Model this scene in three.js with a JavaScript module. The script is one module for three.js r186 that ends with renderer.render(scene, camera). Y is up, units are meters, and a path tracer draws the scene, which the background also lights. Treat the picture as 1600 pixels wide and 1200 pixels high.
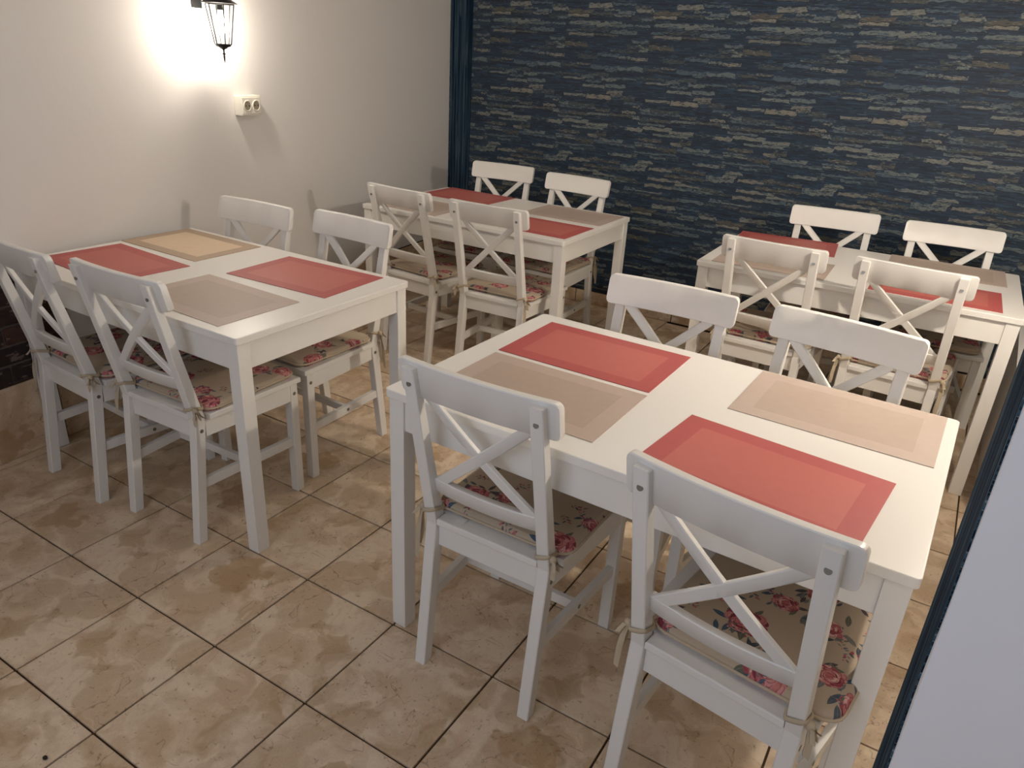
import * as THREE from 'three';
import { mergeGeometries, toCreasedNormals } from 'three/addons/utils/BufferGeometryUtils.js';
import { RoundedBoxGeometry } from 'three/addons/geometries/RoundedBoxGeometry.js';
import { RectAreaLightUniformsLib } from 'three/addons/lights/RectAreaLightUniformsLib.js';

// ------------------------------------------------------------------ camera, light, exposure
const scene = new THREE.Scene();
const camera = new THREE.PerspectiveCamera(54.84, 4 / 3, 0.05, 40);
camera.rotation.order = 'YXZ';
camera.position.set(0.532, 1.483, 1.580);
camera.rotation.set(-0.4222, 0.5609, 0.058);
const renderer = new THREE.WebGLRenderer();
renderer.toneMapping = THREE.LinearToneMapping;
renderer.toneMappingExposure = 1.25;
renderer.shadowMap.enabled = true;
RectAreaLightUniformsLib.init();
scene.background = new THREE.Color(0.55, 0.65, 0.85);
const WARM = new THREE.Color(1.0, 0.89, 0.745);
const LANTERN_POWER = 0.62, RIGHT_POWER = 3.4, CEILING_POWER = 12.0, DAY_POWER = 1.9;

// daylight entering by the window behind the camera
const day = new THREE.RectAreaLight(new THREE.Color(0.78, 0.85, 1.0), DAY_POWER, 1.4, 1.1);
day.position.set(-0.2, 1.55, 2.54); day.lookAt(-0.2, 1.3, 0);
scene.add(day);

// ------------------------------------------------------------------ helpers
let seed = 7;
const rnd = () => { seed = (seed * 1664525 + 1013904223) >>> 0; return seed / 4294967296; };
const rr = (a, b) => a + (b - a) * rnd();
const used = {};
function numbered(n) { if (!(n in used)) { used[n] = 0; return n; } used[n]++; return n + '_' + String(used[n]).padStart(3, '0'); }
function obj(name, geo, mat, parent) {
  const m = new THREE.Mesh(Array.isArray(geo) ? merge(geo) : geo, mat);
  m.name = parent ? name : numbered(name); m.castShadow = m.receiveShadow = true;
  (parent || scene).add(m); return m;
}
function merge(list) { return mergeGeometries(list.map(g => { const h = g.index ? g.toNonIndexed() : g; for (const k of Object.keys(h.attributes)) if (!['position', 'normal', 'uv'].includes(k)) h.deleteAttribute(k); return h; })); }
function thing(name, label, category, group, x = 0, y = 0, z = 0, turn = 0) {
  const g = new THREE.Group(); g.name = numbered(name); g.userData = { label, category }; if (group) g.userData.group = group;
  g.position.set(x, y, z); g.rotation.y = turn; scene.add(g); return g;
}
function struct(name, geo, mat, label) { const m = obj(name, geo, mat); m.userData.kind = 'structure'; if (label) m.userData.label = label; return m; }
const box = (w, h, d, x = 0, y = 0, z = 0) => new THREE.BoxGeometry(w, h, d).translate(x, y, z);
const rbox = (w, h, d, x, y, z, r = 0.002) => new RoundedBoxGeometry(w, h, d, 2, r).translate(x, y, z);
function bar(a, b, w, h, r = 0.0015) { // square bar between two points
  const A = new THREE.Vector3(...a), B = new THREE.Vector3(...b), d = B.clone().sub(A), L = d.length();
  const g = new RoundedBoxGeometry(w, h, L, 2, r); const m = new THREE.Matrix4();
  m.lookAt(B, A, new THREE.Vector3(0, 1, 0)); m.setPosition(A.add(B).multiplyScalar(0.5)); return g.applyMatrix4(m);
}
function roundedRect(w, h, r, n = 1) {
  const s = new THREE.Shape(); const hw = w / 2, hh = h / 2;
  s.moveTo(-hw + r, -hh); for (let i = 1; i <= n; i++) s.lineTo(-hw + r + (w - 2 * r) * i / n, -hh);
  s.absarc(hw - r, -hh + r, r, -Math.PI / 2, 0); s.lineTo(hw, hh - r);
  s.absarc(hw - r, hh - r, r, 0, Math.PI / 2); for (let i = 1; i <= n; i++) s.lineTo(hw - r - (w - 2 * r) * i / n, hh);
  s.absarc(-hw + r, hh - r, r, Math.PI / 2, Math.PI); s.lineTo(-hw, -hh + r);
  s.absarc(-hw + r, -hh + r, r, Math.PI, 1.5 * Math.PI); return s;
}
function ext(shape, depth, bevel = 0.002, seg = 2, curve = 5) {
  return new THREE.ExtrudeGeometry(shape, { depth: depth - 2 * bevel, bevelEnabled: true, bevelThickness: bevel, bevelSize: bevel, bevelOffset: -bevel, bevelSegments: seg, curveSegments: curve }).translate(0, 0, bevel);
}
// value noise
function makeNoise(sd) {
  const p = new Float32Array(65536); let s = sd >>> 0; for (let i = 0; i < 65536; i++) { s = (s * 1664525 + 1013904223) >>> 0; p[i] = s / 4294967296; }
  const h = (x, y) => p[((y & 255) << 8) | (x & 255)];
  const n = (x, y) => { const xi = Math.floor(x), yi = Math.floor(y); let u = x - xi, v = y - yi; u = u * u * (3 - 2 * u); v = v * v * (3 - 2 * v); return (h(xi, yi) * (1 - u) + h(xi + 1, yi) * u) * (1 - v) + (h(xi, yi + 1) * (1 - u) + h(xi + 1, yi + 1) * u) * v; };
  return { n, f(x, y, o = 5) { let a = 0, w = 0.5, t = 0; for (let i = 0; i < o; i++) { a += w * n(x, y); t += w; w *= 0.5; x = x * 2 + 17.3; y = y * 2 + 9.1; } return a / t; } };
}
function dataTex(w, h, fn, srgb = true) {
  const d = new Uint8Array(w * h * 4);
  for (let j = 0; j < h; j++) for (let i = 0; i < w; i++) { const c = fn(i / w, j / h, i, j), k = (j * w + i) * 4; d[k] = Math.max(0, Math.min(255, c[0])); d[k + 1] = Math.max(0, Math.min(255, c[1])); d[k + 2] = Math.max(0, Math.min(255, c[2])); d[k + 3] = 255; }
  const t = new THREE.DataTexture(d, w, h); t.magFilter = THREE.LinearFilter; t.minFilter = THREE.LinearMipmapLinearFilter; t.generateMipmaps = true;
  t.wrapS = t.wrapT = THREE.RepeatWrapping; if (srgb) t.colorSpace = THREE.SRGBColorSpace; t.needsUpdate = true; return t;
}
const mix = (a, b, t) => [a[0] + (b[0] - a[0]) * t, a[1] + (b[1] - a[1]) * t, a[2] + (b[2] - a[2]) * t];
const sstep = (a, b, x) => { const t = Math.max(0, Math.min(1, (x - a) / (b - a))); return t * t * (3 - 2 * t); };
function canvasTex(w, h, draw) {
  const c = document.createElement('canvas'); c.width = w; c.height = h; draw(c.getContext('2d'), w, h);
  const t = new THREE.CanvasTexture(c); t.colorSpace = THREE.SRGBColorSpace; t.wrapS = t.wrapT = THREE.RepeatWrapping; t.magFilter = THREE.LinearFilter; return t;
}

// ------------------------------------------------------------------ materials
const N1 = makeNoise(11), N2 = makeNoise(23), N3 = makeNoise(57);
const paintBump = dataTex(256, 256, (u, v) => { const a = 128 + 60 * (N1.n(u * 256 * 0.5, v * 40) - 0.5) + 60 * (N2.n(u * 90, v * 90) - 0.5); return [a, a, a]; }, false);
const M = {};
M.white = new THREE.MeshStandardMaterial({ color: new THREE.Color(0.80, 0.78, 0.74), roughness: 0.38 });
M.tableWhite = new THREE.MeshStandardMaterial({ color: new THREE.Color(0.82, 0.795, 0.75), roughness: 0.33, bumpMap: paintBump, bumpScale: 0.00008 });
M.screw = new THREE.MeshStandardMaterial({ color: 0x8a8880, roughness: 0.35, metalness: 0.8 });
M.black = new THREE.MeshStandardMaterial({ color: 0x0d0e10, roughness: 0.45, metalness: 0.3 });
const plasterBump = dataTex(512, 512, (u, v) => { const a = 128 + 110 * (N1.f(u * 40, v * 40, 4) - 0.5) + 90 * (N2.f(u * 9, v * 9, 3) - 0.5); return [a, a, a]; }, false);
function plaster(rx, ry, col = new THREE.Color(0.72, 0.70, 0.68)) { const b = plasterBump.clone(); b.repeat.set(rx, ry); b.needsUpdate = true; return new THREE.MeshStandardMaterial({ color: col, roughness: 0.75, bumpMap: b, bumpScale: 0.0012 }); }
const stripTex = dataTex(256, 1024, (u, v) => {
  const s = N1.f(u * 40, v * 5, 4), w = N2.f(u * 90, v * 9 + 3, 3); let c = mix([18, 34, 50], [62, 84, 100], sstep(0.35, 0.75, s));
  const k = sstep(0.66, 0.76, w); c = mix(c, [150, 158, 156], k * 0.6); return c;
});
M.strip = new THREE.MeshPhysicalMaterial({ map: stripTex, roughness: 0.95, specularIntensity: 0.15 });
// printed stone wallpaper: 0.53 m wide, 1.06 m high repeat
const wallpaper = canvasTex(1024, 2048, (g, W, H) => {
  g.fillStyle = 'rgb(24,44,64)'; g.fillRect(0, 0, W, H);
  const wrap = (x, y, f) => { for (const dx of [-W, 0, W]) for (const dy of [-H, 0, H]) { g.save(); g.translate(x + dx, y + dy); f(); g.restore(); } };
  const cols = [[112, 119, 119], [122, 125, 121], [128, 126, 118], [98, 110, 116], [76, 94, 108], [118, 117, 112], [106, 115, 116], [88, 100, 108]];
  for (let i = 0; i < 900; i++) { // dark streaks
    const x = rr(0, W), y = rr(0, H), l = rr(40, 260), t = rr(4, 16), c = rnd() < 0.5 ? `rgba(34,60,84,${rr(0.4, 0.9)})` : `rgba(14,28,44,${rr(0.4, 0.9)})`;
    wrap(x, y, () => { g.fillStyle = c; g.fillRect(-l / 2, -t / 2, l, t); });
  }
  for (let pass = 0; pass < 2; pass++) { const rows = 20, course = H / rows;
  for (let r = 0; r < rows; r++) { let x = rr(0, 80); const x0 = x;
    while (x < x0 + W - 60) {
      const l = Math.min(rr(110, 350), x0 + W - x), hgt = rr(30, 68), y = (r + 0.5 * pass) * course + rr(-22, 22), c = cols[Math.floor(rnd() * cols.length)], lite = rnd() < 0.72, skip = rnd() < (pass ? 0.55 : 0.12);
      const top = [], bot = [], n = 7, lean = rr(-0.8, 0.8) * hgt; for (let k = 0; k <= n; k++) { top.push([-l / 2 + l * k / n + rr(-8, 8) + lean * 0.3, -hgt / 2 + rr(0, 0.35) * hgt]); bot.push([l / 2 - l * k / n + rr(-8, 8) - lean * 0.3, hgt / 2 - rr(0, 0.3) * hgt]); }
      const chips = []; for (let k = 0; k < 44; k++) chips.push([rr(-l / 2, l / 2), rr(-hgt / 2, hgt / 2), rr(8, 50), rr(3, 11), rnd(), rr(0.25, 0.8), rr(-6, 6)]);
      if (!skip) wrap(x + l / 2, y, () => {
        g.fillStyle = `rgb(${c.map(v => Math.round(v * (lite ? 0.9 : 0.6))).join(',')})`; g.beginPath(); [...top, ...bot].forEach((p, k) => k ? g.lineTo(...p) : g.moveTo(...p)); g.closePath(); g.fill();
        for (const [cx, cy, cw, ch, k, a, sk] of chips) { g.fillStyle = k < 0.6 ? `rgba(22,44,64,${a})` : k < 0.92 ? `rgba(${c[0] + 20},${c[1] + 18},${c[2] + 12},${a * 0.8})` : `rgba(166,150,128,${a * 0.5})`; g.beginPath(); g.moveTo(cx - cw / 2, cy + sk * 0.3); g.lineTo(cx - cw * 0.2, cy - ch / 2); g.lineTo(cx + cw / 2, cy - ch * 0.3 + sk * 0.5); g.lineTo(cx + cw * 0.3, cy + ch / 2); g.closePath(); g.fill(); }
        g.strokeStyle = 'rgba(10,22,36,0.9)'; g.lineWidth = 5; g.beginPath(); bot.forEach((p, k) => k ? g.lineTo(...p) : g.moveTo(...p)); g.stroke();
      });
      x += l * 0.92 + rr(0, 40);
    }
  } }
  for (let i = 0; i < 900; i++) { const x = rr(0, W), y = rr(0, H), l = rr(10, 90), t = rr(2, 6), k = rnd(), c = k < 0.6 ? `rgba(20,40,60,${rr(0.5, 0.95)})` : k < 0.9 ? `rgba(112,120,122,${rr(0.3, 0.7)})` : `rgba(44,78,112,${rr(0.4, 0.8)})`; wrap(x, y, () => { g.fillStyle = c; g.fillRect(-l / 2, -t / 2, l, t); }); }
});
// stone-look ceramic tiles
function tileTex(k) {
  const A = makeNoise(100 + k * 31), B = makeNoise(300 + k * 17), px = rr(0.25, 0.75), py = rr(0.25, 0.75), pr = rr(0.18, 0.34);
  return dataTex(384, 384, (u, v) => {
    const w = A.f(u * 3 + 5, v * 3, 4), x = u * 5 + w * 3, y = v * 5 + A.f(u * 3, v * 3 + 40, 4) * 3;
    const n = A.f(x, y, 6), n2 = B.f(u * 9 + w * 2, v * 9, 5), grain = B.n(u * 190, v * 190);
    let c = mix([200, 175, 145], [224, 204, 177], sstep(0.3, 0.7, n));
    c = mix(c, [206, 173, 147], 0.4 * sstep(0.5, 0.75, n2));
    c = mix(c, [168, 136, 100], 0.45 * sstep(0.56, 0.72, A.f(x * 0.7 + 20, y * 0.7, 5)));
    const d = Math.hypot(u - px, (v - py) * 1.3) + (B.f(u * 7, v * 7, 4) - 0.5) * 0.45;
    c = mix(c, [160, 124, 84], 0.45 * (1 - sstep(pr * 0.75, pr, d)) * (k % 2 ? 1 : 0.35));
    const ridge = Math.abs(B.f(u * 3.2 + w * 1.5, v * 3.2 + 9, 5) - 0.5); c = mix(c, [112, 84, 60], 0.5 * (1 - sstep(0.0, 0.008, ridge)) * sstep(0.45, 0.6, n2));
    const pit = B.f(u * 42, v * 30, 3); c = mix(c, [128, 100, 74], 0.35 * sstep(0.74, 0.82, pit));
    const g = (grain - 0.5) * 12; return [c[0] + g, c[1] + g, c[2] + g];
  });
}
const tileMats = []; for (let k = 0; k < 6; k++) tileMats.push(new THREE.MeshStandardMaterial({ map: tileTex(k), roughness: 0.42 }));
M.grout = new THREE.MeshStandardMaterial({ color: 0x4a3422, roughness: 0.95 });
const brickMats = [[70, 46, 38], [54, 38, 34], [78, 52, 42], [46, 35, 34]].map((c, k) => new THREE.MeshStandardMaterial({ map: dataTex(128, 64, (u, v) => { const f = 0.7 + 0.6 * N3.f(u * 9 + k * 7, v * 5, 5); const s = sstep(0.66, 0.74, N1.f(u * 7 + k * 3, v * 5, 4)); return mix(c.map(q => q * f), [150, 132, 116], s * 0.6); }), roughness: 0.9 }));
M.mortar = new THREE.MeshStandardMaterial({ color: 0x6f655c, roughness: 0.95 });
// woven vinyl place mats
function matTex(base, edge, k) {
  return dataTex(900, 600, (u, v, i, j) => {
    const inner = u > 0.105 && u < 0.895 && v > 0.15 && v < 0.85; const c = inner ? base : edge;
    const a = inner ? ((i >> 1) + (j >> 1)) % 3 : ((i >> 1) * 2 + (j >> 1)) % 3; const t = a === 0 ? 0.88 : a === 1 ? 1.0 : 1.08;
    const n = 0.99 + 0.02 * N2.n(u * 30 + k, v * 20); return c.map(q => q * t * n);
  });
}
const matMats = {
  red: new THREE.MeshStandardMaterial({ map: matTex([188, 104, 95], [177, 86, 83], 1), roughness: 0.55 }),
  beige: new THREE.MeshStandardMaterial({ map: matTex([178, 160, 146], [188, 170, 158], 2), roughness: 0.55 }),
  cream: new THREE.MeshStandardMaterial({ map: matTex([216, 192, 162], [178, 154, 130], 3), roughness: 0.55 }),
};
// floral cushion fabric, 0.5 m repeat
const floral = canvasTex(1024, 1024, (g, W, H) => {
  g.fillStyle = 'rgb(180,163,142)'; g.fillRect(0, 0, W, H);
  const wrap = (x, y, f) => { for (const dx of [-W, 0, W]) for (const dy of [-H, 0, H]) { g.save(); g.translate(x + dx, y + dy); f(); g.restore(); } };
  const leaf = (x, y, l, a, c) => wrap(x, y, () => { g.rotate(a); g.fillStyle = c; g.beginPath(); g.moveTo(0, 0); g.quadraticCurveTo(l * 0.5, -l * 0.32, l, 0); g.quadraticCurveTo(l * 0.5, l * 0.32, 0, 0); g.fill(); g.strokeStyle = 'rgba(200,190,170,0.35)'; g.lineWidth = 1.5; g.beginPath(); g.moveTo(0, 0); g.lineTo(l * 0.9, 0); g.stroke(); });
  const leafC = ['rgb(58,64,76)', 'rgb(80,88,96)', 'rgb(62,84,104)', 'rgb(96,98,84)', 'rgb(72,62,70)', 'rgb(110,112,110)'];
  const pink = ['rgb(186,104,108)', 'rgb(158,74,82)', 'rgb(206,142,138)', 'rgb(220,176,166)', 'rgb(128,54,66)', 'rgb(192,118,114)'];
  function rose(x, y, R) {
    for (let k = 0; k < 16; k++) leaf(x + rr(-R, R), y + rr(-R, R) * 0.9, rr(0.5, 1.0) * R, rr(0, 6.3), leafC[Math.floor(rnd() * 6)]);
    for (let ring = 5; ring >= 0; ring--) { const n = 4 + ring * 2; for (let k = 0; k < n; k++) { const a = k / n * 6.283 + rr(-0.3, 0.3), d = R * ring / 6.5, c = pink[Math.floor(rnd() * 6)], s = R * rr(0.16, 0.3), e = rr(0.5, 0.8), a2 = a + 1.57 + rr(-0.4, 0.4);
      wrap(x + Math.cos(a) * d, y + Math.sin(a) * d * 0.85, () => { g.rotate(a2); g.fillStyle = c; g.beginPath(); g.ellipse(0, 0, s, s * e, 0, 0, 6.283); g.fill(); g.strokeStyle = 'rgba(108,44,58,0.6)'; g.lineWidth = 2.5; g.beginPath(); g.arc(0, s * 0.2, s * 0.75, 3.5, 5.9); g.stroke(); }); } }
  }
  for (const [x, y, R] of [[180, 210, 96], [330, 290, 74], [700, 160, 84], [820, 560, 104], [660, 640, 72], [300, 700, 100], [160, 800, 66], [560, 900, 78], [930, 880, 60], [480, 480, 92], [60, 500, 70], [940, 330, 80], [480, 60, 70], [780, 820, 74], [380, 930, 64]]) rose(x, y, R);
  for (let i = 0; i < 26; i++) { const x = rr(0, W), y = rr(0, H), a = rr(0, 6.3); for (let k = 0; k < 6; k++) { leaf(x + Math.cos(a) * k * 12, y + Math.sin(a) * k * 12, rr(16, 34), a + (k % 2 ? 0.9 : -0.9), leafC[Math.floor(rnd() * 6)]); if (k % 2) { const px = x + Math.cos(a) * k * 13 + rr(-12, 12), py = y + Math.sin(a) * k * 13 + rr(-12, 12), c = pink[Math.floor(rnd() * 3)], s = rr(5, 10); wrap(px, py, () => { g.fillStyle = c; g.beginPath(); g.ellipse(0, 0, s, s * 0.7, a, 0, 6.283); g.fill(); }); } } }
});
M.floral = new THREE.MeshStandardMaterial({ map: floral, roughness: 0.9 });
M.tie = new THREE.MeshStandardMaterial({ color: new THREE.Color(0.50, 0.41, 0.29), roughness: 0.95 });
M.piping = new THREE.MeshStandardMaterial({ color: new THREE.Color(0.52, 0.42, 0.30), roughness: 0.95 });
M.label = new THREE.MeshStandardMaterial({ color: 0xe8e6e0, roughness: 0.8 });

// ------------------------------------------------------------------ setting
const AL = 0.135, AB = 0.031, RT = 0.0312, CEIL = 2.6;
const nl = new THREE.Vector3(Math.cos(AL), 0, -Math.sin(AL)), tl = new THREE.Vector3(Math.sin(AL), 0, Math.cos(AL));   // left wall normal and run
const nb = new THREE.Vector3(Math.sin(AB), 0, Math.cos(AB)), tb = new THREE.Vector3(Math.cos(AB), 0, -Math.sin(AB));    // back wall normal and run
const PL = new THREE.Vector3(-2.303, 0, 0.4), PB = new THREE.Vector3(-1.2, 0, -2.635);
const onLeft = (s, y, d) => PL.clone().addScaledVector(tl, s).addScaledVector(nl, d).setY(y);   // s metres along the wall from z = 0.4 towards the camera
const onBack = (s, y, d) => PB.clone().addScaledVector(tb, s).addScaledVector(nb, d).setY(y);
const wl = struct('wall_left', box(0.16, CEIL, 6.4), plaster(6.4, 2.6), 'white plastered wall carrying the lantern and socket');
wl.position.copy(onLeft(-0.2, CEIL / 2, -0.08)); wl.rotation.y = AL;
const wpm = wallpaper; wpm.repeat.set(4.2 / 0.53, CEIL / 1.06);
const wb = struct('wall_back', box(4.2, CEIL, 0.16), [0, 1, 2, 3, 4, 5].map(i => new THREE.MeshStandardMaterial({ map: wpm, roughness: 0.62 })), 'wall papered with dark blue stacked-stone print');
wb.position.copy(onBack(0.35, CEIL / 2, -0.08)); wb.rotation.y = AB;
const sCorner = -1.502; // run coordinate of the room corner on the back wall
const strip = obj('wallpaper_border', box(0.168, CEIL - 0.02, 0.004), M.strip, wb); strip.position.set(sCorner - 0.35 + 0.084, 0, 0.082);
const wr = struct('wall_right', box(0.16, CEIL, 6.2, 1.06, CEIL / 2, 0.4), plaster(6.2, 2.6), 'white plastered wall at the right');
// wall behind the camera with its window opening
struct('wall_near', [box(1.75, CEIL, 0.16, -1.825, CEIL / 2, 2.65), box(0.6, CEIL, 0.16, 0.85, CEIL / 2, 2.65), box(1.5, 0.95, 0.16, -0.2, 0.475, 2.65), box(1.5, 0.45, 0.16, -0.2, CEIL - 0.225, 2.65)], plaster(3, 2.6), 'white wall behind the camera with the window');
const win = struct('window_1', [box(1.5, 0.06, 0.08, -0.2, 0.98, 2.63), box(1.5, 0.06, 0.08, -0.2, 2.12, 2.63), box(0.06, 1.2, 0.08, -0.92, 1.55, 2.63), box(0.06, 1.2, 0.08, 0.52, 1.55, 2.63), box(0.05, 1.2, 0.08, -0.2, 1.55, 2.63)], M.white, 'white framed window');
obj('pane', box(1.4, 1.1, 0.006, -0.2, 1.55, 2.64), new THREE.MeshPhysicalMaterial({ color: 0xffffff, transmission: 1, thickness: 0, roughness: 0 }), win);
struct('ceiling', box(4.6, 0.12, 6.6, -0.75, CEIL + 0.06, 0.35), plaster(4, 6, new THREE.Color(0.75, 0.73, 0.7)));
// floor: grout bed and single tiles
const floor = struct('floor', box(4.6, 0.05, 6.6, -0.75, -0.031, 0.35), M.grout, 'floor of square beige stone-look tiles with brown joints');
const TS = 0.3326, tGeos = [0, 1, 2, 3].map(k => { const g = new RoundedBoxGeometry(TS - 0.0055, 0.012, TS - 0.0055, 1, 0.0012); const uv = g.attributes.uv, p = g.attributes.position; for (let i = 0; i < uv.count; i++) { let a = p.getX(i) / TS, b = p.getZ(i) / TS; for (let r = 0; r < k; r++) [a, b] = [-b, a]; uv.setXY(i, a + 0.5, b + 0.5); } return g; });
const cr = Math.cos(RT), sr = Math.sin(RT);
for (let i = -7; i < 7; i++) for (let j = -8; j <= 11; j++) {
  const u = (i + 0.5) * TS, v = -(j + 0.5) * TS, x = -0.8959 + cr * u + sr * v, z = 0.7147 - sr * u + cr * v;
  const lx = PL.x + (z - PL.z) * Math.tan(AL);
  if (x < lx - 0.19 || x > 1.05 || z < -2.78 || z > 2.65) continue;
  const t = obj('tile', tGeos[Math.floor(rnd() * 4)], tileMats[Math.floor(rnd() * 6)], floor); t.position.set(x, -0.006 + rr(-0.0004, 0.0002), z); t.rotation.y = RT;
}
// tiled skirting of the left wall and brick facing above it
const sk = struct('baseboard_left', box(0.006, 0.285, 4.6), M.grout, 'skirting of upright beige tiles along the white wall');
sk.position.copy(onLeft(-0.75, 0.1425, 0.003)); sk.rotation.y = AL;
for (let k = 0; k < 14; k++) { const t = obj('tile', new RoundedBoxGeometry(0.007, 0.278, 0.327, 1, 0.001), tileMats[k % 6], sk); const uv = t.geometry.attributes.uv, p = t.geometry.attributes.position; for (let i = 0; i < uv.count; i++) uv.setXY(i, p.getZ(i) * 3 + 0.5, p.getY(i) * 3 + 0.5); t.position.set(0.0045, -0.002, -2.13 + k * 0.333); }
const bf = struct('trim_1', box(0.004, 0.43, 1.4), M.mortar, 'low dark red brick facing on the white wall at the left');
bf.position.copy(onLeft(0.55, 0.50, 0.002)); bf.rotation.y = AL;
const brickGeo = new RoundedBoxGeometry(0.012, 0.061, 0.238, 1, 0.003), halfBrick = new RoundedBoxGeometry(0.012, 0.061, 0.112, 1, 0.003);
for (let r = 0; r < 6; r++) for (let k = 0; k < 6; k++) {
  const half = r % 2 === 1 && k === 0, zc = r % 2 ? (k === 0 ? -0.64 : -0.575 + (k - 0.5) * 0.248 + 0.004) : -0.575 + k * 0.248; if (zc > 0.6) continue;
  const b = obj('brick', half ? halfBrick : brickGeo, brickMats[Math.floor(rnd() * 4)], bf); b.position.set(0.005 + rr(-0.001, 0.002), -0.18 + r * 0.071, zc);
}
// skirting tiles of the papered wall
const sb = struct('baseboard_back', box(3.6, 0.085, 0.006), M.grout, 'low skirting of beige tiles under the blue wallpaper'); sb.position.copy(onBack(0.35, 0.0425, 0.003)); sb.rotation.y = AB;
for (let k = 0; k < 11; k++) { const t = obj('tile', new RoundedBoxGeometry(0.327, 0.08, 0.007, 1, 0.001), tileMats[(k * 5) % 6], sb); const uv = t.geometry.attributes.uv, p = t.geometry.attributes.position; for (let i = 0; i < uv.count; i++) uv.setXY(i, p.getX(i) * 3 + 0.5, p.getY(i) * 3 + 0.5); t.position.set(-1.63 + k * 0.333, 0, 0.0045); }
// partition end at the right, near the camera, and the low ledge by the far right table
const part = struct('wall_partition', box(0.383, CEIL, 0.2, 0.7885, CEIL / 2, 0.732), plaster(0.5, 2.6, new THREE.Color(0.74, 0.73, 0.74)), 'white plastered end of a partition at the right edge');
{ // wallpaper strip on its narrow side, with a torn front edge
  const s = new THREE.Shape(); s.moveTo(-0.1, 0); s.lineTo(-0.1, CEIL - 0.005);
  const pts = []; for (let y = CEIL - 0.005; y > 0; y -= 0.02) { const torn = y > 0.55 && y < 1.3 ? 0.004 + 0.09 * Math.max(0, N1.n(y * 5, 3) - 0.05) * sstep(0.7, 0.95, y) : 0.001 + 0.002 * N1.n(y * 30, 9); pts.push([0.1 - torn, y]); }
  pts.forEach(p => s.lineTo(...p)); s.lineTo(0.099, 0);
  const g = new THREE.ExtrudeGeometry(s, { depth: 0.002, bevelEnabled: false }); const uv = g.attributes.uv; for (let i = 0; i < uv.count; i++) uv.setXY(i, uv.getX(i) / 0.168, uv.getY(i) / 1.3);
  g.rotateY(-Math.PI / 2); const b = obj('wallpaper_border', g, M.strip, part); b.position.set(0.597, 0, 0.732);
}
struct('trim_2', box(0.235, 0.5, 1.35, 0.8625, 0.25, -1.95), plaster(1.3, 0.5), 'low white ledge along the right wall by the far table');

// ------------------------------------------------------------------ lanterns
function lantern(label, base, turn, power) {          // base: point on the wall behind the lantern, local +x points into the room
  const t = thing('wall_lantern', label, 'lantern', 'black wall lanterns', base.x, base.y, base.z, turn); t.scale.setScalar(0.72);
  const X = 0.18, hex = (rt, rb, h, y, open) => new THREE.CylinderGeometry(rt, rb, h, 6, 1, open).rotateY(Math.PI / 6).translate(X, y, 0);
  const c6 = (r, y, k) => { const a = Math.PI / 6 + Math.PI / 6 + k * Math.PI / 3; return [X + r * Math.sin(a), y, r * Math.cos(a)]; };
  obj('frame', [...[0, 1, 2, 3, 4, 5].map(k => bar(c6(0.078, 0.205, k), c6(0.046, 0.0, k), 0.006, 0.006, 0.001)), ...[0, 1, 2, 3, 4, 5].map(k => bar(c6(0.078, 0.205, k), c6(0.078, 0.205, (k + 1) % 6), 0.006, 0.006, 0.001)), ...[0, 1, 2, 3, 4, 5].map(k => bar(c6(0.046, 0.0, k), c6(0.046, 0.0, (k + 1) % 6), 0.006, 0.006, 0.001))], M.black, t);
  obj('base_plate', [hex(0.047, 0.040, 0.014, -0.006), hex(0.030, 0.016, 0.012, -0.018)], M.black, t);
  obj('finial', new THREE.LatheGeometry([[0, -0.1], [0.004, -0.085], [0.006, -0.066], [0.0045, -0.056], [0.011, -0.05], [0.0045, -0.044], [0.005, -0.03], [0.012, -0.022]].map(p => new THREE.Vector2(...p)), 12).translate(X, 0, 0), M.black, t);
  obj('roof', [hex(0.070, 0.104, 0.02, 0.219), hex(0.045, 0.070, 0.04, 0.249), hex(0.022, 0.045, 0.03, 0.284), new THREE.SphereGeometry(0.016, 12, 8).translate(X, 0.305, 0)], M.black, t);
  const curve = new THREE.CatmullRomCurve3([[0.012, 0.26, 0], [0.05, 0.345, 0], [0.13, 0.372, 0], [X, 0.345, 0], [X, 0.30, 0]].map(p => new THREE.Vector3(...p)));
  obj('bracket', [new THREE.TubeGeometry(curve, 24, 0.007, 8), rbox(0.014, 0.16, 0.07, 0.0075, 0.26, 0, 0.004)], M.black, t);
  for (let k = 0; k < 6; k++) { // glass panes
    const a = c6(0.0755, 0.203, k), b = c6(0.0755, 0.203, (k + 1) % 6), c = c6(0.0445, 0.002, (k + 1) % 6), d = c6(0.0445, 0.002, k);
    const g = new THREE.BufferGeometry(); g.setAttribute('position', new THREE.Float32BufferAttribute([...a, ...d, ...c, ...a, ...c, ...b], 3)); g.computeVertexNormals(); g.setAttribute('uv', new THREE.Float32BufferAttribute([0, 1, 0, 0, 1, 0, 0, 1, 1, 0, 1, 1], 2));
    obj('pane', g, M.pane, t);
  }
  const bulb = obj('bulb', new THREE.LatheGeometry([[0, 0.045], [0.014, 0.05], [0.026, 0.075], [0.03, 0.1], [0.024, 0.125], [0.014, 0.15], [0.013, 0.175], [0, 0.176]].map(p => new THREE.Vector2(...p)), 20).translate(X, 0, 0), M.bulb, t);
  obj('bulb_socket', new THREE.CylinderGeometry(0.016, 0.016, 0.035, 12).translate(X, 0.192, 0), M.black, t);
  const l = new THREE.PointLight(WARM, power, 0, 2); l.position.set(X, 0.1, 0); l.castShadow = true; l.shadow.radius = 1.3; t.add(l);
}
M.pane = new THREE.MeshPhysicalMaterial({ color: 0xffffff, transmission: 1, thickness: 0, roughness: 0.0, ior: 1.45 });
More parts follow.
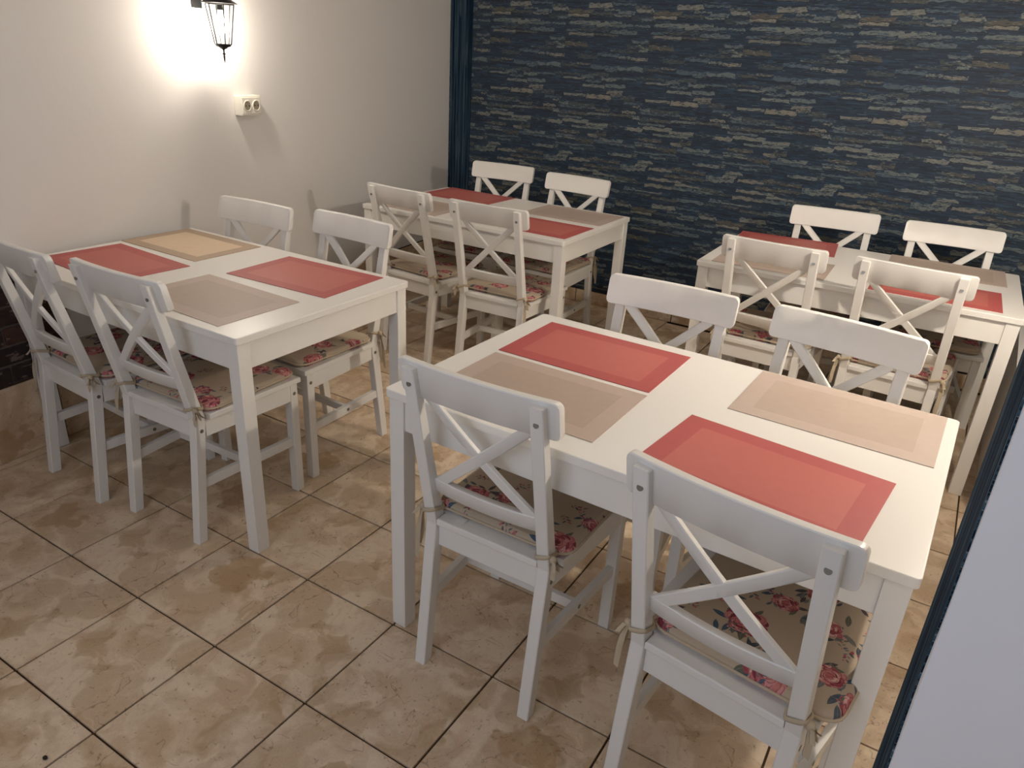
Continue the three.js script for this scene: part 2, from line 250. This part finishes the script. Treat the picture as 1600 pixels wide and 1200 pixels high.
M.bulb = new THREE.MeshStandardMaterial({ color: 0xffffff, emissive: WARM, emissiveIntensity: 22 });
lantern('lit black lantern on the white wall above the socket', onLeft(-0.945, 1.445, 0), AL, LANTERN_POWER);
lantern('lit black lantern on the right wall outside the view', new THREE.Vector3(0.98, 1.45, -0.72), Math.PI, RIGHT_POWER);
{ // ceiling lamp over the middle of the room, above the frame
  const t = thing('ceiling_lamp', 'round white ceiling lamp above the middle of the room', 'lamp', null, -0.45, CEIL, -1.25);
  obj('rim', new THREE.CylinderGeometry(0.21, 0.21, 0.05, 40, 1, true).translate(0, -0.025, 0), M.white, t);
  obj('diffuser', new THREE.CylinderGeometry(0.2, 0.19, 0.05, 40).translate(0, -0.026, 0), new THREE.MeshStandardMaterial({ color: 0xffffff, emissive: WARM, emissiveIntensity: 2 }), t);
  const l = new THREE.RectAreaLight(WARM, CEILING_POWER, 0.34, 0.34); l.position.set(0, -0.056, 0); l.rotation.x = -Math.PI / 2; t.add(l);
}
// double wall socket
{
  const p = onLeft(-1.165, 1.195, 0), t = thing('wall_socket', 'cream double power socket on white wall under the lantern', 'socket', null, p.x, p.y, p.z, AL);
  obj('box', rbox(0.042, 0.086, 0.122, 0.021, 0, 0, 0.004), M.socket = new THREE.MeshStandardMaterial({ color: new THREE.Color(0.78, 0.75, 0.66), roughness: 0.35 }), t);
  obj('cover_plate', rbox(0.006, 0.07, 0.112, 0.0445, 0, 0.003, 0.002), M.socket, t);
  for (const z of [-0.024, 0.03]) {
    const r = obj('outlet', [new THREE.TorusGeometry(0.0215, 0.0028, 8, 28).rotateY(Math.PI / 2).translate(0.048, 0, z)], M.socket, t);
    obj('recess', new THREE.CylinderGeometry(0.02, 0.02, 0.002, 28).rotateZ(Math.PI / 2).translate(0.0482, 0, z), new THREE.MeshStandardMaterial({ color: 0x8d8674, roughness: 0.5 }), r);
    obj('pin_hole', [-1, 1].map(s => new THREE.CylinderGeometry(0.003, 0.003, 0.002, 10).rotateZ(Math.PI / 2).translate(0.0488, 0, z + s * 0.0095)), M.black, r);
  }
}
// wrought-iron scroll at the left edge
{
  const p = onLeft(0.06, 0.80, 0.004), t = thing('iron_scroll', 'black wrought-iron scroll ornament on the wall at the left edge', 'ornament', null, p.x, p.y, p.z, AL);
  const curl = (y0, s, r0) => { const pts = []; for (let a = 0; a < 8.5; a += 0.3) { const r = r0 * (1 - a / 10); pts.push(new THREE.Vector3(0.01, y0 + s * (r * Math.sin(a)), 0.03 + r0 - r * Math.cos(a))); } return new THREE.TubeGeometry(new THREE.CatmullRomCurve3(pts), 50, 0.004, 6); };
  obj('scroll', [curl(0.05, 1, 0.03), curl(-0.03, -1, 0.024)], M.black, t);
  obj('stem', bar([0.01, -0.12, 0.06], [0.01, 0.2, 0.06], 0.009, 0.009), M.black, t);
}

// ------------------------------------------------------------------ tables
const TW = 1.18, TD = 0.745, TH = 0.726, LEG = 0.045, OV = 0.008;
const topGeo = ext(roundedRect(TW, TD, 0.012), 0.022, 0.0025, 3, 6).rotateX(-Math.PI / 2).translate(0, TH - 0.022, 0);
function table(label, x, z, turn) {
  const t = thing('dining_table', label, 'table', 'white rectangular dining tables', x, 0, z, turn);
  obj('tabletop', topGeo, M.tableWhite, t);
  const a = TW / 2 - OV - LEG / 2, b = TD / 2 - OV - LEG / 2, H = TH - 0.022;
  for (const [sx, sz] of [[-1, 1], [1, 1], [1, -1], [-1, -1]]) obj('leg', rbox(LEG, H, LEG, sx * a, H / 2, sz * b, 0.002), M.tableWhite, t);
  for (const s of [-1, 1]) { obj('apron', rbox(2 * a - LEG, 0.085, 0.02, 0, H - 0.0425, s * (b + LEG / 2 - 0.016), 0.0015), M.tableWhite, t); obj('apron', rbox(0.02, 0.085, 2 * b - LEG, s * (a + LEG / 2 - 0.016), H - 0.0425, 0, 0.0015), M.tableWhite, t); }
  return t;
}
table('white dining table in the foreground beside the partition', 0, 0, 0);
table('white dining table against the white wall below the lantern', -1.7096, 0.0418, 0.0281);
table('white dining table in the far corner between the white wall and the blue wall', -1.634, -1.6244, 0.0346);
table('white dining table at the right in front of the blue wall', 0.1061, -1.8013, 0.0458);

// ------------------------------------------------------------------ place mats
const matGeo = (() => { const g = box(0.448, 0.0016, 0.3); const uv = g.attributes.uv, p = g.attributes.position; for (let i = 0; i < uv.count; i++) uv.setXY(i, p.getX(i) / 0.448 + 0.5, p.getZ(i) / 0.3 + 0.5); return g; })();
function mat(kind, label, x, z, turn) { const m = obj('place_mat', matGeo, matMats[kind]); m.position.set(x, TH + 0.0011, z); m.rotation.y = turn; m.userData = { label, category: 'place mat', group: 'woven place mats on the tables' }; }
mat('red', 'red woven place mat on the foreground table, by the far left edge', -0.2985, -0.168, 0.02);
mat('beige', 'beige woven place mat on the foreground table, nearest the left chair', -0.2885, 0.152, 0.02);
mat('beige', 'beige woven place mat at the far right corner of the foreground table', 0.339, -0.2145, 0.0);
mat('red', 'red woven place mat on the foreground table, nearest the right chair', 0.272, 0.193, -0.075);
mat('red', 'red woven place mat on the lantern table, at its left end on the near side', -2.034, 0.192, -0.03);
mat('cream', 'pale cream woven place mat on the table under the lantern', -2.073, -0.144, 0.02);
mat('red', 'red woven place mat on the table under the lantern, by its far right edge', -1.433, -0.147, 0.075);
mat('beige', 'greyish beige woven place mat at the near right corner of the table under the lantern', -1.45, 0.216, 0.0);
mat('red', 'red woven place mat on the far corner table, beside the white wall', -1.98, -1.835, 0.0);
mat('beige', 'pale beige woven place mat on the far corner table, behind the left chair back', -1.985, -1.42, 0.0);
mat('beige', 'greyish beige woven place mat on the far corner table, towards the blue wall', -1.30, -1.83, 0.03);
mat('red', 'red woven place mat on the far corner table, at its near right corner', -1.284, -1.462, 0.03);
mat('red', 'red woven mat at the left end of the right-hand far table', -0.262, -2.03, 0.14);
mat('beige', 'beige woven place mat on the right-hand far table, behind the left chair back', -0.2, -1.60, 0.06);
mat('beige', 'greyish beige woven mat at the far right corner of the right-hand far table', 0.41, -2.045, 0.06);
mat('red', 'red woven place mat on the right-hand far table, at its near right corner', 0.41, -1.63, 0.05);

// ------------------------------------------------------------------ chairs
const KY = 0.42, ZK = -0.045, LEAN = 0.207, SEAT = 0.436;      // kink of the rear leg, slope of the back
const zb = y => ZK + (y - KY) * LEAN;                            // rear face of the back post at height y
// board curved in plan (bow at the middle), corners rounded in the front view, edges chamfered
function curvedBoard(w, h, th, r, bow, hw = w / 2, cols = 20, turn = 0) {
  const xs = []; for (let i = 0; i <= cols; i++) { const t = i / cols; xs.push(-w / 2 + w * t); }
  if (r > 0.004) { const add = []; for (const k of [0.0, 0.1, 0.3, 0.6, 1.0]) { add.push(-w / 2 + r * k, w / 2 - r * k); } xs.push(...add); xs.sort((a, b) => a - b); }
  const c = 0.0022, pos = [], idx = [], uv = []; const X = xs.filter((x, i) => i === 0 || x - xs[i - 1] > 1e-4);
  for (const x of X) { const e = Math.max(0, Math.abs(x) - (w / 2 - r)); const hh = h / 2 - (r - Math.sqrt(Math.max(0, r * r - e * e)));
    const ring = [[-hh + c, -th / 2], [hh - c, -th / 2], [hh, -th / 2 + c], [hh, th / 2 - c], [hh - c, th / 2], [-hh + c, th / 2], [-hh, th / 2 - c], [-hh, -th / 2 + c]];
    for (const [y, z] of ring) { const X2 = x * Math.cos(turn) - y * Math.sin(turn), Y2 = x * Math.sin(turn) + y * Math.cos(turn); pos.push(X2, Y2, z + bow * (1 - (X2 / hw) ** 2)); uv.push(x, y); } }
  const n = X.length; for (let i = 0; i < n - 1; i++) for (let k = 0; k < 8; k++) { const a = i * 8 + k, b = i * 8 + (k + 1) % 8; idx.push(a, b, a + 8, b, b + 8, a + 8); }
  for (let k = 1; k < 7; k++) { idx.push(0, k + 1, k); const o = (n - 1) * 8; idx.push(o, o + k, o + k + 1); }
  const g = new THREE.BufferGeometry(); g.setAttribute('position', new THREE.Float32BufferAttribute(pos, 3)); g.setAttribute('uv', new THREE.Float32BufferAttribute(uv, 2)); g.setIndex(idx); return g.toNonIndexed();
}
// back pieces are drawn flat (x across, y up from the kink, z = depth behind the post front) and then leaned
const leanM = new THREE.Matrix4(); leanM.set(1, 0, 0, 0, 0, 1, 0, 0, 0, LEAN, 1, 0, 0, 0, 0, 1);
const leaned = g => { g.translate(0, -KY, 0).applyMatrix4(leanM).translate(0, KY, ZK); return toCreasedNormals(g, 0.7); };
const RW = 0.398, RTOP = 0.873, RH = 0.089, POSTX = 0.158, FRX = 0.184;
const chairGeo = {};
{
  chairGeo.rail = leaned(curvedBoard(RW, RH, 0.02, 0.013, 0.014).translate(0, RTOP - RH / 2, -0.032));
  chairGeo.lower = leaned(curvedBoard(0.288, 0.042, 0.02, 0.001, 0.013).translate(0, 0.535, -0.03));
  const slat = s => leaned(curvedBoard(Math.hypot(0.262, 0.245), 0.026, 0.014, 0.001, 0.013, 0.16, 16, Math.atan2(0.245, 0.262) * s).translate(0, 0.668, -0.031 + (s > 0 ? 0.0015 : 0)));
  chairGeo.slatA = slat(1); chairGeo.slatB = slat(-1);
  // rear leg: bent profile in the side view
  const s = new THREE.Shape(); s.moveTo(0, 0); s.lineTo(ZK, KY); s.lineTo(zb(0.862), 0.862); s.lineTo(zb(0.862) - 0.023, 0.862); s.lineTo(ZK - 0.036, KY); s.lineTo(-0.032, 0); s.closePath();
  chairGeo.rearLeg = ext(s, 0.031, 0.002, 1, 2).rotateY(-Math.PI / 2).translate(0.0155, 0, 0);
  chairGeo.frontLeg = rbox(0.031, 0.417, 0.031, 0, 0.2085, 0, 0.002);
  const st = new THREE.Shape(); st.moveTo(-0.205, -0.445); st.lineTo(0.205, -0.445); st.lineTo(0.19, -0.085); st.lineTo(0.141, -0.083); st.lineTo(0.141, -0.045); st.lineTo(-0.141, -0.045); st.lineTo(-0.141, -0.083); st.lineTo(-0.19, -0.085); st.closePath();
  chairGeo.seat = ext(st, 0.019, 0.003, 2, 3).rotateX(Math.PI / 2).translate(0, SEAT, 0);
  chairGeo.sideApron = s2 => bar([s2 * (POSTX + 0.003), 0.387, -0.08], [s2 * (FRX + 0.003), 0.387, -0.405], 0.02, 0.06);
  chairGeo.sideStretch = s2 => bar([s2 * POSTX, 0.2, -0.045], [s2 * FRX, 0.2, -0.405], 0.018, 0.032);
}
const screwGeo = new THREE.CylinderGeometry(0.0062, 0.0062, 0.002, 14), screwIn = new THREE.CylinderGeometry(0.003, 0.003, 0.0024, 6);
function makeChair() {
  const t = thing('dining_chair', '', 'chair', 'white cross-back dining chairs');
  obj('seat', chairGeo.seat, M.white, t);
  for (const s of [-1, 1]) {
    const l = obj('leg', chairGeo.rearLeg, M.white, t); l.position.set(s * POSTX, 0, 0);
    const sc = obj('screw', screwGeo, M.screw, l); sc.rotation.x = Math.PI / 2 - Math.atan(LEAN); sc.position.set(0, 0.822, zb(0.822) + 0.0005);
    const si = obj('screw', screwGeo, M.screw, l); si.rotation.z = Math.PI / 2; si.position.set(s * 0.0155, 0.383, -0.062);
    const f = obj('leg', chairGeo.frontLeg, M.white, t); f.position.set(s * FRX, 0, -0.4175);
    const sf = obj('screw', screwGeo, M.screw, f); sf.rotation.z = Math.PI / 2; sf.position.set(s * 0.0155, 0.383, 0);
    obj('side_apron', chairGeo.sideApron(s), M.white, t);
    const ss = obj('side_stretcher', chairGeo.sideStretch(s), M.white, t);
    const sx = obj('screw', screwGeo, M.screw, ss); sx.rotation.z = Math.PI / 2; sx.position.set(s * (0.5 * (POSTX + FRX) + 0.0092), 0.2, -0.225);
  }
  obj('front_apron', rbox(2 * FRX - 0.031, 0.06, 0.02, 0, 0.387, -0.42, 0.0015), M.white, t);
  obj('back_apron', rbox(2 * POSTX - 0.031, 0.062, 0.02, 0, 0.384, -0.066, 0.0015), M.white, t);
  obj('cross_stretcher', rbox(0.325, 0.028, 0.016, 0, 0.2, -0.225, 0.0015), M.white, t);
  obj('top_rail', chairGeo.rail, M.white, t); obj('lower_rail', chairGeo.lower, M.white, t);
  obj('cross_slat', chairGeo.slatA, M.white, t); obj('cross_slat', chairGeo.slatB, M.white, t);
  return t;
}
// ------------------------------------------------------------------ seat cushions
const padGeos = [[0, 0], [0.37, 0.21], [0.68, 0.55], [0.17, 0.74], [0.52, 0.33]].map(([ou, ov]) => {
  const g = ext(roundedRect(0.375, 0.36, 0.04, 4), 0.024, 0.0115, 4, 6).rotateX(-Math.PI / 2); const p = g.attributes.position, uv = g.attributes.uv;
  for (let i = 0; i < p.count; i++) { const x = p.getX(i), z = p.getZ(i); uv.setXY(i, x / 0.5 + ou, z / 0.5 + ov); if (p.getY(i) > 0.012) p.setY(i, p.getY(i) + 0.008 * (1 - (x / 0.19) ** 2) * (1 - (z / 0.18) ** 2) + 0.002 * N1.n(x * 30 + ou * 9, z * 30)); }
  return toCreasedNormals(g.toNonIndexed(), 0.9);
});
const pipe = (() => { const pts = roundedRect(0.377, 0.362, 0.04).getSpacedPoints(60).map(p => new THREE.Vector3(p.x, 0.012, p.y)); pts.pop(); return new THREE.TubeGeometry(new THREE.CatmullRomCurve3(pts, true), 90, 0.0034, 6, true); })();
function ribbon(pts, w) { // flat strip along a path
  const c = new THREE.CatmullRomCurve3(pts.map(p => new THREE.Vector3(...p))), n = 14, pos = [], idx = [], uv = [];
  for (let i = 0; i <= n; i++) { const p = c.getPoint(i / n), tw = 0.4 * Math.sin(i * 0.5); for (const [e, k] of [[-1, -1], [1, -1], [1, 1], [-1, 1]]) { pos.push(p.x + e * w / 2 * Math.cos(tw) + k * 0.0008, p.y, p.z + e * w / 2 * Math.sin(tw) + k * 0.0008); uv.push(e, i / n); } }
  for (let i = 0; i < n; i++) for (let k = 0; k < 4; k++) { const a = i * 4 + k, b = i * 4 + (k + 1) % 4; idx.push(a, b, a + 4, b, b + 4, a + 4); }
  const g = new THREE.BufferGeometry(); g.setAttribute('position', new THREE.Float32BufferAttribute(pos, 3)); g.setAttribute('uv', new THREE.Float32BufferAttribute(uv, 2)); g.setIndex(idx); g.computeVertexNormals(); return g;
}
function tie(s, len, len2) {
  const y = SEAT + 0.026, zc = zb(y) - 0.019, hx = 0.0185, hz = 0.023, x0 = s * POSTX, L = [];
  const ring = []; for (let i = 0; i < 16; i++) { const a = i / 16 * 6.2832, c = Math.cos(a), d = Math.sin(a); ring.push(new THREE.Vector3(x0 + hx * Math.sign(c) * Math.abs(c) ** 0.45, y + 0.004 * Math.sin(a * 2), zc + hz * Math.sign(d) * Math.abs(d) ** 0.45)); }
  const rg = new THREE.TubeGeometry(new THREE.CatmullRomCurve3(ring, true), 40, 0.0035, 6, true); rg.translate(0, -y, 0).scale(1, 1.7, 1).translate(0, y, 0); L.push(rg);
  const kx = x0 + s * (hx + 0.006), kz = zc + 0.012;
  L.push(new THREE.SphereGeometry(0.009, 10, 8).scale(1, 1.1, 1).translate(kx, y - 0.002, kz));
  for (const d of [-1, 1]) { const lp = []; for (let i = 0; i < 10; i++) { const a = i / 9 * 6.0; lp.push([kx + s * (0.004 + 0.009 * Math.sin(a * 0.5)), y - 0.004 - 0.02 * Math.sin(a * 0.5) + 0.004 * d, kz + d * (0.008 + 0.011 * (1 - Math.cos(a)) / 2)]); } L.push(ribbon(lp, 0.009)); }
  L.push(ribbon([[kx, y, kz], [kx + s * 0.006, y - len * 0.4, kz + 0.008], [kx + s * 0.008, y - len, kz + 0.014]], 0.012));
  L.push(ribbon([[kx, y, kz], [kx + s * 0.004, y - len2 * 0.5, kz - 0.006], [kx + s * 0.012, y - len2, kz - 0.004]], 0.011));
  L.push(bar([x0 * 0.93, y - 0.006, -0.118], [x0, y - 0.003, zc - hz], 0.008, 0.003, 0.001));
  return merge(L);
}
const ties = [[-1, 0.11, 0.07], [1, 0.06, 0.03], [-1, 0.15, 0.12], [1, 0.13, 0.05], [-1, 0.05, 0.03], [1, 0.045, 0.03]].map(a => tie(...a));
const proto = makeChair();
const chairs = [
  ['', -0.265, 0.434, 0.028, 'at near side of the foreground table, left of two seen from behind', 0, [2, 5], 'on the left near chair of the foreground table'],
  ['', 0.313, 0.529, -0.116, 'closest to the camera, beside the partition', 1, [0, 1], 'on the chair closest to the camera'],
  ['', -0.216, -0.469, 3.198, 'behind the foreground table, left of two facing the camera', 2, [0, 1], 'under the foreground table, far side, left chair'],
  ['', 0.278, -0.478, 3.03, 'behind the foreground table, right of two facing the camera', 3, [4, 3], 'under the foreground table, far side, right chair'],
  ['', -1.928, 0.529, -0.018, 'cut by the left edge of the picture, before the bricks', 4, [2, 5], 'on the chair cut by the left edge'],
  ['', -1.471, 0.483, 0.061, 'at near side of the lantern table, right of two', 0, [0, 5], 'on the right near chair of the lantern table'],
  ['', -1.979, -0.377, 3.211, 'on far side of the lantern table, nearest the white wall', 1, [4, 5], 'on the far chair nearest the white wall'],
  ['', -1.521, -0.458, 3.144, 'on far side of the lantern table, right of two', 2, [2, 5], 'on the far right chair of the lantern table'],
  ['', -1.84, -1.113, -0.042, 'at far corner table, left of two seen from behind', 3, [4, 5], 'on the left near chair, far corner table'],
  ['', -1.321, -1.101, 0.068, 'at far corner table, right of two seen from behind', 4, [4, 3], 'on the right near chair, far corner table'],
  ['', -1.971, -2.159, 3.281, 'behind far corner table, left of two, beside the dark border', 0, [4, 5], 'on the left chair behind the far corner table'],
  ['', -1.447, -2.117, 3.127, 'behind far corner table, right of two facing the camera', 1, [2, 5], 'on the right chair behind the far corner table'],
  ['', -0.147, -1.338, 0.011, 'at right-hand far table, left of two seen from behind', 2, [4, 5], 'on the left near chair of the right-hand far table'],
  ['', 0.343, -1.349, -0.033, 'at right-hand far table, right of two seen from behind', 3, [0, 3], 'on the right near chair of the right-hand far table'],
  ['', -0.114, -2.262, 3.28, 'behind right-hand far table, left of two at the blue wall', 4, [4, 5], 'on the left chair at the blue wall, right-hand table'],
  ['', 0.393, -2.285, 3.25, 'behind right-hand far table, right of two at the blue wall', 0, [4, 5], 'on the right chair at the blue wall, right-hand table'],
];
chairs.forEach(([, x, z, a, where, v, tt, cw], i) => {
  let c = proto; if (i) { c = proto.clone(); c.name = numbered('dining_chair'); scene.add(c); c.userData = { ...proto.userData }; }
  c.position.set(x, 0, z); c.rotation.y = a; c.userData.label = 'white cross-back chair ' + where;
  const k = thing('seat_cushion', 'floral rose-print seat cushion ' + cw, 'cushion', 'floral seat cushions tied to the chairs', x, 0, z, a);
  const shift = i === 1 ? 0.03 : i === 0 ? 0.012 : rr(-0.006, 0.006);
  const pad = obj('pad', padGeos[v], M.floral, k); pad.position.set(shift, SEAT + 0.001, -0.262);
  const pp = obj('piping', pipe, M.piping, k); pp.position.copy(pad.position);
  obj('tie', ties[tt[0]], M.tie, k); obj('tie', ties[tt[1]], M.tie, k);
  if (i === 0) obj('care_label', rbox(0.022, 0.0012, 0.02, -0.085, SEAT + 0.0025, -0.074, 0.0004), M.label, k).userData.label = 'small white care label';
});
// a crumb on the floor
{ const c = obj('crumb', new THREE.DodecahedronGeometry(0.006).scale(1.2, 0.5, 0.9), new THREE.MeshStandardMaterial({ color: 0x2a2018, roughness: 0.9 })); c.position.set(-0.904, 0.003, 1.145); c.userData = { label: 'small dark crumb on the floor tile at lower left', category: 'crumb' }; }

renderer.render(scene, camera);
